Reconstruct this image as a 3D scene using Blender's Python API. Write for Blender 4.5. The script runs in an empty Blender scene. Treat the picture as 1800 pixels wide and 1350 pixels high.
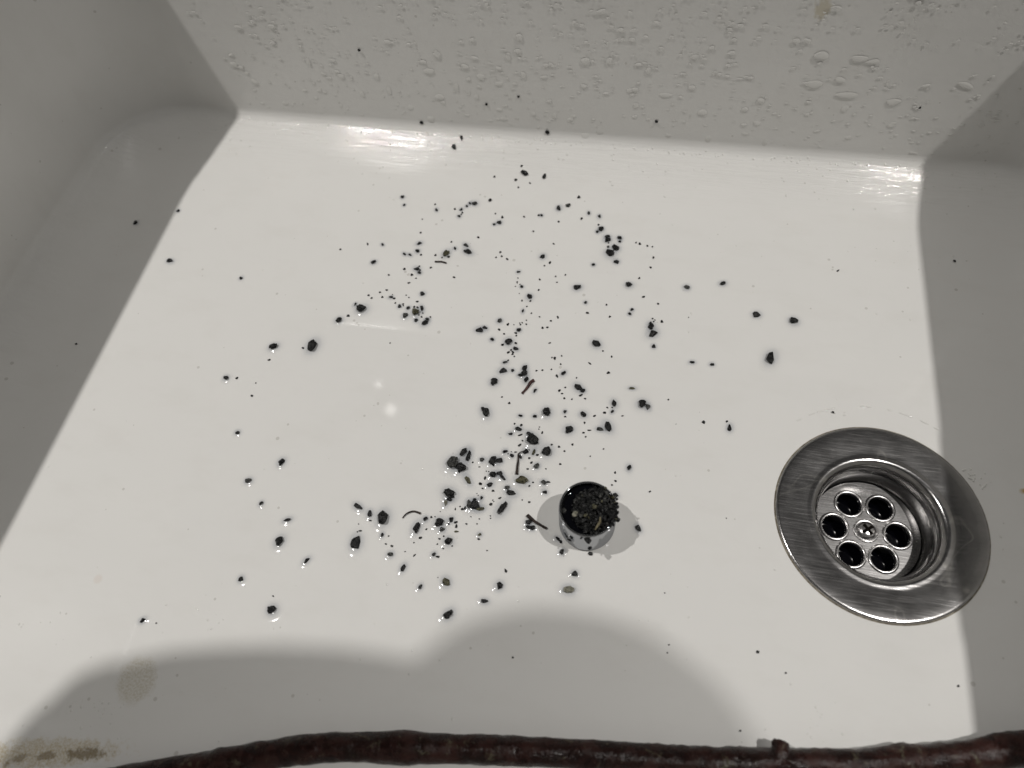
import bpy, bmesh, math, random
from mathutils import Vector, Matrix, noise
random.seed(7)
MM = 0.001
SC = bpy.context.scene
COL = SC.collection

# ---------------------------------------------------------------- camera
cam_d = bpy.data.cameras.new("camera")
cam = bpy.data.objects.new("camera", cam_d)
COL.objects.link(cam)
CAM_H = 283.3
RX = Vector((0.98169, 0.17700, -0.07040))
RU = Vector((-0.12232, 0.86907, 0.47933))
RB = RX.cross(RU).normalized()
RU = RB.cross(RX).normalized()
cam.matrix_world = Matrix(((RX.x, RU.x, RB.x, 0), (RX.y, RU.y, RB.y, 0), (RX.z, RU.z, RB.z, CAM_H*MM), (0, 0, 0, 1)))
cam_d.sensor_width = 36.0
cam_d.lens = 24.96
cam_d.clip_start = 0.01
cam_d.clip_end = 20
cam_d.dof.use_dof = True
cam_d.dof.focus_distance = 0.315
cam_d.dof.aperture_fstop = 8.0
SC.camera = cam

# ---------------------------------------------------------------- light
world = bpy.data.worlds.new("World"); SC.world = world; world.use_nodes = True
bg = world.node_tree.nodes["Background"]
bg.inputs[0].default_value = (1.0, 0.98, 0.96, 1); bg.inputs[1].default_value = 0.036
def lamp(name, loc, power, radius, col=(1.0, 0.968, 0.928), beam=None):
    l = bpy.data.lights.new(name, 'SPOT' if beam else 'POINT'); l.energy = power; l.shadow_soft_size = radius; l.color = col
    if beam: l.spot_size = math.radians(beam); l.spot_blend = 1.0
    o = bpy.data.objects.new(name, l); o.location = [c*MM for c in loc]; COL.objects.link(o); return o
# two recessed ceiling spots shining straight down on either side of the sink, two dim lamps further back
lamp('ceiling_spot_lamp', (-640, 70, 1400), 53.5, .010, beam=80)
lamp('ceiling_spot_lamp', (650, 70, 1400), 53.5, .010, beam=86)
lamp('dim_lamp', (-697, 902, 1700), .06, .017)
lamp('dim_lamp', (-760, 985, 1700), .02, .010)
SC.view_settings.view_transform = 'Standard'; SC.view_settings.look = 'None'
SC.view_settings.exposure = 0.0; SC.view_settings.gamma = 1.0; SC.view_settings.use_curve_mapping = False
SC.render.engine = 'CYCLES'
SC.cycles.use_denoising = True
SC.cycles.max_bounces = 7; SC.cycles.transparent_max_bounces = 16
SC.cycles.caustics_reflective = True; SC.cycles.caustics_refractive = True; SC.cycles.blur_glossy = 1.2
SC.cycles.sample_clamp_indirect = 10.0

# ---------------------------------------------------------------- helpers
def link(o, parent=None, label=None, cat=None, group=None, kind=None):
    COL.objects.link(o)
    if parent: o.parent = parent
    if label: o['label'] = label
    if cat: o['category'] = cat
    if group: o['group'] = group
    if kind: o['kind'] = kind
    return o
def empty(name, loc=(0, 0, 0), **k):
    o = bpy.data.objects.new(name, None); o.empty_display_size = .005
    o.location = [c*MM for c in loc]; return link(o, **k)
def mesh_obj(name, me, mat, loc=(0, 0, 0), **k):
    o = bpy.data.objects.new(name, me)
    if mat and not me.materials: me.materials.append(mat)
    o.location = [c*MM for c in loc]; return link(o, **k)
def mk(name, verts, faces, smooth=True):
    me = bpy.data.meshes.new(name); me.from_pydata([[c*MM for c in v] for v in verts], [], faces); me.update()
    if smooth: me.polygons.foreach_set('use_smooth', [True]*len(me.polygons))
    return me
def from_bm(name, bm, smooth=False):
    me = bpy.data.meshes.new(name); bm.to_mesh(me); bm.free()
    if smooth: me.polygons.foreach_set('use_smooth', [True]*len(me.polygons))
    return me
def lathe(name, prof, n=96, closed=False, smooth=True):
    vs = []; fs = []
    for r, z in prof:
        for i in range(n):
            a = 2*math.pi*i/n; vs.append((r*math.cos(a), r*math.sin(a), z))
    m = len(prof)
    for j in range(m if closed else m-1):
        k = (j+1) % m
        for i in range(n):
            i2 = (i+1) % n; fs.append((j*n+i, j*n+i2, k*n+i2, k*n+i))
    return mk(name, vs, fs, smooth)
def tube(pts, rad, n=8, jit=0.0, cap=True, up=Vector((0, 0, 1))):
    vs = []; fs = []; P = [Vector(p) for p in pts]
    for i, p in enumerate(P):
        t = (P[min(i+1, len(P)-1)]-P[max(i-1, 0)]).normalized()
        s = t.cross(up).normalized(); u = s.cross(t)
        r = rad(i/(len(P)-1)) if callable(rad) else rad
        for k in range(n):
            a = 2*math.pi*k/n; rr = r*(1+jit*(noise.noise((p*0.35+Vector((math.cos(a)*1.6, math.sin(a)*1.6, 0))))))
            vs.append(p+s*math.cos(a)*rr+u*math.sin(a)*rr)
    for i in range(len(P)-1):
        for k in range(n):
            k2 = (k+1) % n; fs.append((i*n+k, i*n+k2, (i+1)*n+k2, (i+1)*n+k))
    if cap: fs.append(tuple(range(n))[::-1]); fs.append(tuple((len(P)-1)*n+k for k in range(n)))
    return vs, fs
def curve(pts, m):
    P = [Vector(p) for p in pts]; out = []
    for i in range(len(P)-1):
        a, b, c, d = P[max(i-1, 0)], P[i], P[i+1], P[min(i+2, len(P)-1)]
        for j in range(m):
            t = j/m
            out.append(.5*((2*b)+(-a+c)*t+(2*a-5*b+4*c-d)*t*t+(-a+3*b-3*c+d)*t**3))
    out.append(P[-1]); return out

# ---------------------------------------------------------------- materials
class NT:
    def __init__(s, name):
        s.m = bpy.data.materials.new(name); s.m.use_nodes = True; s.t = s.m.node_tree; s.t.nodes.clear()
        s.out = s.n('ShaderNodeOutputMaterial')
    def n(s, ty, **k):
        q = s.t.nodes.new(ty)
        for a, b in k.items(): setattr(q, a, b)
        return q
    def l(s, a, b): s.t.links.new(a, b)
    def pos(s): return s.n('ShaderNodeNewGeometry').outputs['Position']
    def objc(s): return s.n('ShaderNodeTexCoord').outputs['Object']
    def mapping(s, vec, loc=(0, 0, 0), rot=(0, 0, 0), sc=(1, 1, 1), ty='POINT'):
        q = s.n('ShaderNodeMapping', vector_type=ty); s.l(vec, q.inputs[0])
        q.inputs[1].default_value = loc; q.inputs[2].default_value = rot; q.inputs[3].default_value = sc; return q.outputs[0]
    def noise(s, vec, scale, det=3, rough=.5, dist=0):
        q = s.n('ShaderNodeTexNoise'); s.l(vec, q.inputs['Vector']); q.inputs['Scale'].default_value = scale
        q.inputs['Detail'].default_value = det; q.inputs['Roughness'].default_value = rough; q.inputs['Distortion'].default_value = dist
        return q.outputs['Fac']
    def ramp(s, fac, stops):
        q = s.n('ShaderNodeValToRGB'); s.l(fac, q.inputs[0]); e = q.color_ramp.elements
        while len(e) < len(stops): e.new(.5)
        for x, (p, c) in zip(e, stops):
            x.position = p; x.color = (c if hasattr(c, '__len__') else (c, c, c))[:3]+(1,) if hasattr(c, '__len__') else (c, c, c, 1)
        return q.outputs[0]
    def math(s, op, a, b=0.0, c=None):
        q = s.n('ShaderNodeMath', operation=op)
        for i, v in enumerate((a, b, c)):
            if v is None: continue
            if isinstance(v, (int, float)): q.inputs[i].default_value = v
            else: s.l(v, q.inputs[i])
        return q.outputs[0]
    def mix(s, fac, a, b, bl='MIX'):
        q = s.n('ShaderNodeMix', data_type='RGBA', blend_type=bl)
        for i, v in ((0, fac), (6, a), (7, b)):
            if isinstance(v, (int, float)): q.inputs[i].default_value = v
            elif isinstance(v, tuple): q.inputs[i].default_value = v+(1,) if len(v) == 3 else v
            else: s.l(v, q.inputs[i])
        return q.outputs[2]
    def bump(s, h, strength, dist, nrm=None):
        q = s.n('ShaderNodeBump'); q.inputs['Strength'].default_value = strength; q.inputs['Distance'].default_value = dist
        s.l(h, q.inputs['Height'])
        if nrm: s.l(nrm, q.inputs['Normal'])
        return q.outputs[0]
    def pbr(s, col, rough=.5, metal=0., ior=1.5, nrm=None, **k):
        q = s.n('ShaderNodeBsdfPrincipled')
        for nm, v in (('Base Color', col), ('Roughness', rough), ('Metallic', metal), ('IOR', ior)):
            if isinstance(v, (int, float)): q.inputs[nm].default_value = v
            elif isinstance(v, tuple): q.inputs[nm].default_value = v+(1,)
            else: s.l(v, q.inputs[nm])
        for a, b in k.items(): q.inputs[a.replace('_', ' ')].default_value = b
        if nrm: s.l(nrm, q.inputs['Normal'])
        s.l(q.outputs[0], s.out.inputs[0]); return q

def mat_ceramic():
    s = NT('glazed_ceramic'); p = s.pos()
    nz = s.n('ShaderNodeTexNoise'); s.l(p, nz.inputs['Vector']); nz.inputs['Scale'].default_value = 300; nz.inputs['Detail'].default_value = 4; nz.inputs['Roughness'].default_value = .7
    fine = s.math('SUBTRACT', nz.outputs['Fac'], .5)
    speck = s.ramp(s.noise(p, 1300, 2, .7), [(.38, .25), (.62, 1.0)])
    soft = s.noise(p, 26, 2)
    col = s.mix(soft, (.712, .708, .690), (.735, .730, .710))
    def stain(col, loc, rot, sc, colr, amount, edge, sp=None, lo=.55):
        v = s.mapping(p, [c*MM for c in loc], (0, 0, math.radians(rot)), [c*MM for c in sc], 'TEXTURE')
        ln = s.n('ShaderNodeVectorMath', operation='LENGTH'); s.l(v, ln.inputs[0])
        d = s.math('ADD', ln.outputs['Value'], s.math('MULTIPLY', fine, edge*2))
        f = s.ramp(d, [(lo, amount), (1.0, 0.0)])
        if sp: f = s.math('MULTIPLY', f, sp)
        return s.mix(f, col, colr)
    col = stain(col, (-167.5, 1.5, 0), 8, (8.6, 9.4, 6), (.44, .39, .27), .55, .3, speck, .7)
    col = stain(col, (-193, -28.5, 0), 12, (34, 5.6, 6), (.46, .37, .20), .75, .9, speck)
    col = stain(col, (-176, -25.3, 0), 12, (8.5, 2.4, 6), (.16, .115, .05), .7, 1.4)
    col = stain(col, (-191, -28.6, 0), 14, (5, 1.7, 6), (.17, .12, .05), .6, 1.5)
    col = stain(col, (-201, -31.5, 0), 30, (4, 1.5, 6), (.18, .13, .06), .55, 1.5)
    col = stain(col, (166, 130.5, 0), 20, (3.4, 1.6, 6), (.45, .30, .10), .9, .5)
    col = stain(col, (-201, 35.2, 0), 0, (2.2, 2.4, 6), (.64, .56, .50), .35, .3)
    col = stain(col, (65.4, 298, 88.4), 0, (4, 6, 6), (.50, .44, .30), .6, .9)
    col = s.mix(s.ramp(s.noise(s.mapping(p, rot=(0, 0, .6), sc=(1, 2.2, 1)), 34, 5, .62), [(.50, 0.0), (.78, .12)]), col, (.52, .50, .45))
    # scattered faint specks of dirt
    v = s.n('ShaderNodeTexVoronoi', feature='F1'); s.l(p, v.inputs['Vector']); v.inputs['Scale'].default_value = 170
    thr = s.ramp(s.noise(p, 60, 1), [(.52, 0.0), (.72, .15)])
    col = s.mix(s.math('MULTIPLY', s.math('LESS_THAN', v.outputs['Distance'], thr), .35), col, (.30, .28, .24))
    # water-film streaks where the floor sweeps up, wet waviness on the walls, calm glaze on the floor
    sep = s.n('ShaderNodeSeparateXYZ'); s.l(p, sep.inputs[0])
    m = s.ramp(sep.outputs['Z'], [(.0001, 0.0), (.0012, 1.0)])
    wall = s.ramp(sep.outputs['Z'], [(.008, 1.0), (.014, .10)])
    streak = s.noise(s.mapping(p, sc=(22, 260, 260)), 1.5, 4, .65, .35)
    hgt = s.math('ADD', s.math('MULTIPLY', s.math('MULTIPLY', streak, m), wall), s.math('MULTIPLY', soft, s.ramp(sep.outputs['Z'], [(.012, .03), (.03, 1.0)])))
    q = s.pbr(col, .06, nrm=s.bump(hgt, .5, .0009), ior=1.5)
    s.l(s.math('ADD', s.ramp(soft, [(.4, .03), (.7, .055)]), s.ramp(sep.outputs['Z'], [(.012, 0.0), (.03, .2)])), q.inputs['Roughness'])
    return s.m
def mat_steel(name='brushed_steel', base=.46, rough=.17):
    s = NT(name); o = s.objc()
    scr = s.noise(s.mapping(o, rot=(0, 0, math.radians(-22)), sc=(70, 1500, 200)), 1.0, 5, .65)
    blot = s.noise(o, 90, 3, .6)
    fine = s.noise(s.mapping(o, rot=(0, 0, math.radians(35)), sc=(120, 1900, 200)), 1.0, 3, .6)
    col = s.mix(s.ramp(blot, [(.35, 0.0), (.75, 1.0)]), (base*1.02, base, base*.99), (base*.78, base*.77, base*.77))
    # dried water-mark outlines
    d = s.noise(o, 55, 1, .4)
    ring = s.ramp(s.math('ABSOLUTE', s.math('SUBTRACT', d, .60)), [(.0, .5), (.006, .35), (.012, 0.0)])
    col = s.mix(ring, col, (.80, .78, .74))
    col = s.mix(s.ramp(scr, [(.60, 0.0), (.74, .2)]), col, (.85, .84, .82))
    h = s.math('ADD', s.math('MULTIPLY', s.ramp(scr, [(.55, 0.0), (.72, 1.0)]), .6), s.math('MULTIPLY', fine, .5))
    q = s.pbr(col, rough, 1.0, nrm=s.bump(h, .07, .0002))
    r = s.math('ADD', s.math('MULTIPLY', scr, .16), s.math('ADD', s.math('MULTIPLY', blot, .14), rough-.13))
    s.l(r, q.inputs['Roughness']); return s.m
def mat_chrome():
    s = NT('chrome'); o = s.objc()
    q = s.n('ShaderNodeBsdfGlossy'); q.inputs['Color'].default_value = (.42, .43, .45, 1); s.l(q.outputs[0], s.out.inputs[0])
    s.l(s.ramp(s.noise(o, 160, 3), [(.45, .05), (.75, .13)]), q.inputs['Roughness']); return s.m
def mat_grain(name, a, b, scale=900, rough=.35):
    s = NT(name); o = s.pos()
    f = s.noise(o, scale, 4, .65)
    s.pbr(s.mix(s.ramp(f, [(.4, 0.0), (.66, 1.0)]), a, b), rough, ior=1.28, nrm=s.bump(s.noise(o, scale*1.6, 4, .7), .7, .0004)); return s.m
def mat_film(name='water_film', white=0.0):
    s = NT(name)
    tr = s.n('ShaderNodeBsdfTransparent'); gl = s.n('ShaderNodeBsdfGlossy'); gl.inputs['Roughness'].default_value = .08
    gl.inputs['Color'].default_value = (1, 1, 1, 1)
    sp = s.n('ShaderNodeSeparateXYZ'); s.l(s.objc(), sp.inputs[0])       # soft shade around each grain, painted into the film by height
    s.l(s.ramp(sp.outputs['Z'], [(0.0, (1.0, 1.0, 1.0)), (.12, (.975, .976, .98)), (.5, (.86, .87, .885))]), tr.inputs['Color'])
    base = tr.outputs[0]
    if white:
        df = s.n('ShaderNodeBsdfDiffuse'); df.inputs['Color'].default_value = (.80, .785, .74, 1)
        mx = s.n('ShaderNodeMixShader'); mx.inputs[0].default_value = white
        s.l(base, mx.inputs[1]); s.l(df.outputs[0], mx.inputs[2]); base = mx.outputs[0]
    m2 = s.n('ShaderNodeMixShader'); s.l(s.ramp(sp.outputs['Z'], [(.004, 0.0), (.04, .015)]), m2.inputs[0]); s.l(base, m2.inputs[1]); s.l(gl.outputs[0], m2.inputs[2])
    s.l(m2.outputs[0], s.out.inputs[0]); return s.m
def mat_plain(name, col, rough=.5, metal=0., **k):
    s = NT(name); s.pbr(col, rough, metal, **k); return s.m
def mat_bark():
    s = NT('wet_bark'); p = s.pos()
    f = s.noise(p, 130, 5, .7); l = s.noise(p, 210, 5, .75, .6); g = s.noise(s.mapping(p, sc=(60, 260, 260)), 1.0, 4, .65)
    col = s.mix(s.ramp(f, [(.40, 0.0), (.62, 1.0)]), (.012, .0055, .005), (.036, .013, .010))
    col = s.mix(s.ramp(g, [(.48, 0.0), (.70, .7)]), col, (.014, .009, .007))
    col = s.mix(s.ramp(l, [(.58, 0.0), (.67, .7)]), col, (.105, .095, .062))
    h = s.math('ADD', f, s.math('MULTIPLY', l, .7))
    q = s.pbr(col, .3, ior=1.33, nrm=s.bump(h, .8, .0009))
    s.l(s.ramp(f, [(.35, .10), (.7, .5)]), q.inputs['Roughness']); return s.m

M_CER = mat_ceramic(); M_STEEL = mat_steel(); M_PLATE = mat_steel('strainer_steel', .62, .24); M_CHROME = mat_chrome()
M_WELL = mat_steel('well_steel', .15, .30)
M_BLACK = mat_grain('black_stone', (.003, .0032, .0038), (.020, .0205, .020), 800, .30)
M_GREY = mat_grain('grey_mottled_stone', (.010, .011, .011), (.095, .095, .088), 1100)
M_OLIVE = mat_grain('olive_stone', (.022, .021, .012), (.125, .118, .070), 900)
M_PALE = mat_grain('pale_stone', (.10, .098, .075), (.30, .29, .23), 900)
M_TWIG = mat_grain('twig_bark', (.012, .009, .008), (.060, .042, .034), 700, .5)
M_RTWIG = mat_grain('reddish_twig_bark', (.030, .015, .015), (.115, .055, .050), 700, .5)
M_LEAF = mat_grain('dry_plant_shred', (.10, .085, .05), (.28, .25, .16), 900, .5)
def mat_water():
    s = NT('water_drop')
    tr = s.n('ShaderNodeBsdfTransparent')
    gl = s.n('ShaderNodeBsdfGlossy'); gl.inputs['Roughness'].default_value = .06; gl.inputs['Color'].default_value = (1, 1, 1, 1)
    df = s.n('ShaderNodeBsdfDiffuse'); df.inputs['Color'].default_value = (.74, .735, .71, 1)
    m1 = s.n('ShaderNodeMixShader'); m1.inputs[0].default_value = .93; s.l(tr.outputs[0], m1.inputs[1]); s.l(df.outputs[0], m1.inputs[2])
    m2 = s.n('ShaderNodeMixShader'); m2.inputs[0].default_value = .05; s.l(m1.outputs[0], m2.inputs[1]); s.l(gl.outputs[0], m2.inputs[2])
    s.l(m2.outputs[0], s.out.inputs[0]); return s.m
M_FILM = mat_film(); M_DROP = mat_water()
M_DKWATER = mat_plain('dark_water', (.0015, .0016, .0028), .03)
M_GRIME = mat_grain('joint_grime', (.10, .085, .06), (.30, .27, .21), 500, .6)
M_SLOT = mat_plain('slot_black', (.006, .005, .004), .7, ior=1.1)  # plain black for the raised bars standing in for the cut cross recess
M_BARK = mat_bark()
M_CLOTH = mat_plain('dark_cloth', (.03, .034, .05), .9)

# ---------------------------------------------------------------- the sink
XL, XR, YF, YB, RIM = -308., 212., -75., 298.3, 218.
R1, R2, PH = 90., 7., math.radians(24)          # the floor sweeps up gently, then bends sharply into the wall
INS = R1*math.sin(PH)+R2*(1-math.sin(PH)); ZT = R1*(1-math.cos(PH))+R2*math.cos(PH)
def sweep(f):
    """(distance from floor edge, height) at slope angle f"""
    if f <= PH: return R1*math.sin(f), R1*(1-math.cos(f))
    return R1*math.sin(PH)+R2*(math.sin(f)-math.sin(PH)), R1*(1-math.cos(PH))+R2*(math.cos(PH)-math.cos(f))
def slope_at(y):
    s = y-(YB-INS)
    if s <= R1*math.sin(PH): return math.asin(max(0, s/R1))
    return math.asin(min(1, max(0, (s-R1*math.sin(PH))/R2+math.sin(PH))))
DX, DY = 109.4, 109.9
def contour(inset, rc, nc=12, ns=30):
    """rounded rectangle, counter-clockwise from the front right; rc = corner radii (FR, BR, BL, FL)"""
    x0, x1, y0, y1 = XL+inset, XR-inset, YF+inset, YB-inset
    cor = [((x1, y0), -90, rc[0]), ((x1, y1), 0, rc[1]), ((x0, y1), 90, rc[2]), ((x0, y0), 180, rc[3])]
    arcs = []
    for (cx, cy), a0, r in cor:
        ox = cx-r if cx == x1 else cx+r; oy = cy-r if cy == y1 else cy+r
        arcs.append([(ox+r*math.cos(math.radians(a0+90*i/nc)), oy+r*math.sin(math.radians(a0+90*i/nc))) for i in range(nc+1)])
    pts = []
    for i in range(4):
        pts += arcs[i]; a = arcs[i][-1]; b = arcs[(i+1) % 4][0]
        pts += [(a[0]+(b[0]-a[0])*k/ns, a[1]+(b[1]-a[1])*k/ns) for k in range(1, ns)]
    return pts
RC = (46., 44., 46., 46.)
rings = []
base = contour(INS, [max(3, r-INS) for r in RC])
angs = [math.atan2(y-DY, x-DX) for x, y in base]
for r, z in ((37.0, -2.2), (38.5, -1.15), (42, -1.0), (46, -.85), (49, -.45), (51.5, -.12), (55, 0)):
    rings.append([(DX+r*math.cos(a), DY+r*math.sin(a), z) for a in angs])
for t in (.12, .28, .45, .62, .78, .90):
    rings.append([((DX+55*math.cos(a))*(1-t)+b[0]*t, (DY+55*math.sin(a))*(1-t)+b[1]*t, 0) for a, b in zip(angs, base)])
rings.append([(x, y, 0) for x, y in base])
for f in [PH*i/9 for i in range(1, 10)]+[PH+(math.pi/2-PH)*i/9 for i in range(1, 10)]:
    s, z = sweep(f); ins = INS-s
    rings.append([(x, y, z) for x, y in contour(ins, [max(3, r-ins) for r in RC])])
def rc_at(z):
    t = max(0, (z-ZT)/(RIM-ZT)); return (RC[0], RC[1]+t*6, RC[2]+t*40, RC[3]+t*6)
for z in (30, 50, 75, 100, 130, 165, 190, RIM-8):
    rings.append([(x, y, z) for x, y in contour(-(z-ZT)*.006, rc_at(z))])
for i in range(1, 7):
    f = math.radians(90*i/6); rings.append([(x, y, RIM-8+8*math.sin(f)) for x, y in contour(-1.2-8+8*math.cos(f), rc_at(RIM))])
rings.append([(x, y, RIM) for x, y in contour(-40, [r+30 for r in rc_at(RIM)])])
rings.append([(x, y, RIM-4) for x, y in contour(-44, [r+34 for r in rc_at(RIM)])])
rings.append([(x, y, -30) for x, y in contour(-44, [r+34 for r in rc_at(RIM)])])
n = len(base); vs = [v for r in rings for v in r]; fs = []
for j in range(len(rings)-1):
    for i in range(n):
        i2 = (i+1) % n; fs.append((j*n+i, j*n+i2, (j+1)*n+i2, (j+1)*n+i))
sink = empty('sink', label='white glazed ceramic sink basin with a steel drain at its right', cat='sink')
basin = mesh_obj('basin', mk('basin', vs, fs), M_CER, parent=sink)
# drain parts
flange = lathe('drain_flange', [(37.2, -2.0), (40.2, -1.2), (40.3, -.55), (40.0, -.12), (39.5, .02), (38.9, .05), (36, -.12), (33, -.32), (30, -.54), (28.3, -.70), (27.5, -.72), (26.6, -.60), (25.8, -.62), (24.9, -1.0), (24.0, -1.9), (23.1, -3.4), (22.6, -5.2), (22.2, -7.5)], 128)
flange_o = mesh_obj('drain_flange', flange, M_STEEL, (DX, DY, 0), parent=sink)
mesh_obj('joint_grime', lathe('joint_grime', [(39.9, -.9), (40.4, -.72), (40.7, -.9), (40.9, -1.15)], 128), M_GRIME, (DX, DY, 0), parent=sink)
mesh_obj('drain_well', lathe('drain_well', [(22.3, -7.3), (22.5, -7.4), (22.9, -9), (22.9, -14.5), (22.3, -16.6), (21.2, -17.4), (21.0, -30), (21.0, -40), (0.01, -40)], 96), M_WELL, (DX, DY, 0), parent=sink)
PZ = -16.4
bm = bmesh.new()
def ring2d(cx, cy, r, nn):
    v = [bm.verts.new(((cx+r*math.cos(2*math.pi*i/nn))*MM, (cy+r*math.sin(2*math.pi*i/nn))*MM, 0)) for i in range(nn)]
    return [bm.edges.new((v[i], v[(i+1) % nn])) for i in range(nn)]
HOLE_A0 = 60; HR = 5.1; HD = 12.6
edges = ring2d(0, 0, 21.6, 72)
holes = [(HD*math.cos(math.radians(HOLE_A0+60*i)), HD*math.sin(math.radians(HOLE_A0+60*i))) for i in range(6)]
for hx, hy in holes: edges += ring2d(hx, hy, HR, 32)
bmesh.ops.triangle_fill(bm, use_beauty=True, use_dissolve=False, edges=edges)
bmesh.ops.recalc_face_normals(bm, faces=bm.faces)
if bm.faces[0].normal.z < 0: bmesh.ops.reverse_faces(bm, faces=bm.faces)
plate = mesh_obj('strainer_plate', from_bm('strainer_plate', bm), M_PLATE, (DX, DY, PZ), parent=sink)
rim_me = lathe('hole_rim', [(HR+1.15, .02), (HR+.85, .42), (HR+.35, .62), (HR-.1, .45), (HR-.35, -.1), (HR-.3, -1.6)], 32)
for hx, hy in holes: mesh_obj('hole_rim', rim_me, M_PLATE, (hx, hy, 0), parent=plate)
screw = mesh_obj('screw', lathe('screw', [(5.1, .03), (4.9, .5), (4.45, .62), (4.2, .45), (4.05, .5), (3.9, 1.3), (3.2, 2.0), (2.1, 2.45), (1.0, 2.62), (.01, 2.66)], 48), M_PLATE, (DX, DY, PZ), parent=sink)
bm = bmesh.new()
for k in range(2):
    a = math.radians(38+90*k); L, Wd = (2.5, .62)
    m = Matrix.Translation((0, 0, 2.2*MM)) @ Matrix.Rotation(a, 4, 'Z') @ Matrix.Diagonal((2*L*MM, 2*Wd*MM, (1.12+.02*k)*MM, 1))
    bmesh.ops.create_cube(bm, size=1, matrix=m)
mesh_obj('cross_slot', from_bm('cross_slot', bm), M_SLOT, parent=screw)
wv, wf = [], []
for j in range(7):
    for i in range(48):
        r = 20.9*j/6+.01; a = 2*math.pi*i/48; x, y = r*math.cos(a), r*math.sin(a)
        wv.append((x, y, .35*noise.noise((x*.22, y*.22, 3))))
for j in range(6):
    for i in range(48): wf.append((j*48+i, j*48+(i+1) % 48, (j+1)*48+(i+1) % 48, (j+1)*48+i))
mesh_obj('standing_water', mk('standing_water', wv, wf), M_DKWATER, (DX, DY, -23), parent=sink)

# ---------------------------------------------------------------- stick at the front
SP = curve([(-260, -66, 5.8), (-215, -51, 5.6), (-177.2, -38.5, 5.4), (-138.8, -25, 5.3), (-109.9, -14.8, 5.2), (-82.4, -6.8, 5.9), (-40.3, .2, 5.2), (-.9, 5.8, 5.2), (37.5, 10.4, 5.4), (74.9, 16.2, 5.9), (102.5, 21.3, 5.6), (126.2, 27.5, 5.8), (148.2, 34.3, 5.9), (175.7, 43.3, 6.3), (192, 49, 6.8)], 14)
def srad(t):
    r = 4.8
    for c, w, h in ((.40, .016, .7), (.735, .014, 1.0), (.84, .02, .8), (.18, .02, .5)): r += h*math.exp(-((t-c)/w)**2)
    return r
stick = empty('stick', (0, 0, 0), label='dark reddish-brown wet stick lying along the front of the sink floor', cat='stick')
v, f = tube(SP, srad, 26, .0)
v2 = []
for q in v:
    k = noise.noise(q*.28)*.55+noise.noise(q*.8)*.28
    c = min(SP, key=lambda p: (p-q).length_squared); dd = (q-c).normalized(); w = q+dd*k
    if w.z < .05: w.z = .05
    v2.append(w)
mesh_obj('bark', mk('bark', v2, f), M_BARK, parent=stick)
v, f = tube(curve([(70.2, 15, 6.5), (69.6, 18.6, 7.0), (69.2, 21.4, 7.2), (69.2, 22.4, 7.2)], 5), lambda t: 5.2-3.2*t**.7, 16)
v = [q+Vector((noise.noise(q*.7), noise.noise(q*.7+Vector((9, 0, 0))), noise.noise(q*.7+Vector((0, 9, 0)))))*.7 for q in v]
mesh_obj('knot', mk('knot', v, f), M_BARK, parent=stick)

# ---------------------------------------------------------------- chrome aerator housing full of grit
AX, AY, AR, AH = -5.3, 89.6, 11.3, 20.0
cap = empty('tap_aerator_cap', (AX, AY, 0), label='small round chrome tap aerator cap standing open side up, full of black grit', cat='aerator cap')
mesh_obj('shell', lathe('shell', [(8.5, .03), (10.1, .05), (10.8, .35), (11.15, 1.0), (11.3, 2), (11.3, 18.9), (11.18, 19.6), (10.9, 19.95), (10.6, 20), (10.35, 19.8), (10.2, 19.3), (10.5, 19.0), (10.5, 18.6), (10.2, 18.35), (10.2, 18.0), (10.5, 17.7), (10.5, 17.3), (10.1, 17), (10.1, 4), (.01, 4)], 128), M_CHROME, parent=cap)
mesh_obj('dark_water', lathe('dark_water', [(10.2, 17.5), (9.8, 17.25), (9.1, 17.15), (.01, 17.15)], 64), M_DKWATER, parent=cap)

def hull(npts, seed, rough=.25, round_=.5, flat=.8):
    rd = random.Random(seed); bm = bmesh.new()
    for _ in range(npts):
        d = Vector((rd.gauss(0, 1), rd.gauss(0, 1), rd.gauss(0, 1))).normalized()
        d *= (1-rough*rd.random()); p = [math.copysign(abs(c)**round_, c) for c in d]
        m = max(abs(c) for c in p); d2 = d*(1-.35)+Vector(p)*.35
        bm.verts.new((d2.x*.5, d2.y*.5, d2.z*.5*flat))
    bmesh.ops.convex_hull(bm, input=bm.verts)
    bmesh.ops.delete(bm, geom=[x for x in bm.verts if not x.link_faces], context='VERTS')
    xs = [x.co for x in bm.verts]
    for k in range(2):
        lo = min(c[k] for c in xs); hi = max(c[k] for c in xs)
        for c in xs: c[k] = (c[k]-(lo+hi)/2)/(hi-lo)
    lo = min(c.z for c in xs)
    for c in xs: c.z -= lo
    return bm
def knobbly(seed, flat=.75):
    bm = bmesh.new(); bmesh.ops.create_icosphere(bm, subdivisions=3, radius=.5); o = Vector((seed*3.1, seed*1.7, 0))
    for x in bm.verts:
        c = x.co.copy(); k = 1+.55*noise.noise(c*2.4+o)+.24*noise.noise(c*5.5+o)+.10*noise.noise(c*12+o)
        x.co = Vector((c.x*k, c.y*k, c.z*k*flat))
    xs = [x.co for x in bm.verts]
    for k in range(2):
        lo = min(c[k] for c in xs); hi = max(c[k] for c in xs)
        for c in xs: c[k] = (c[k]-(lo+hi)/2)/(hi-lo)
    lo = min(c.z for c in xs)
    for c in xs: c.z = max(0, c.z-lo-.03)
    return bm
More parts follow.
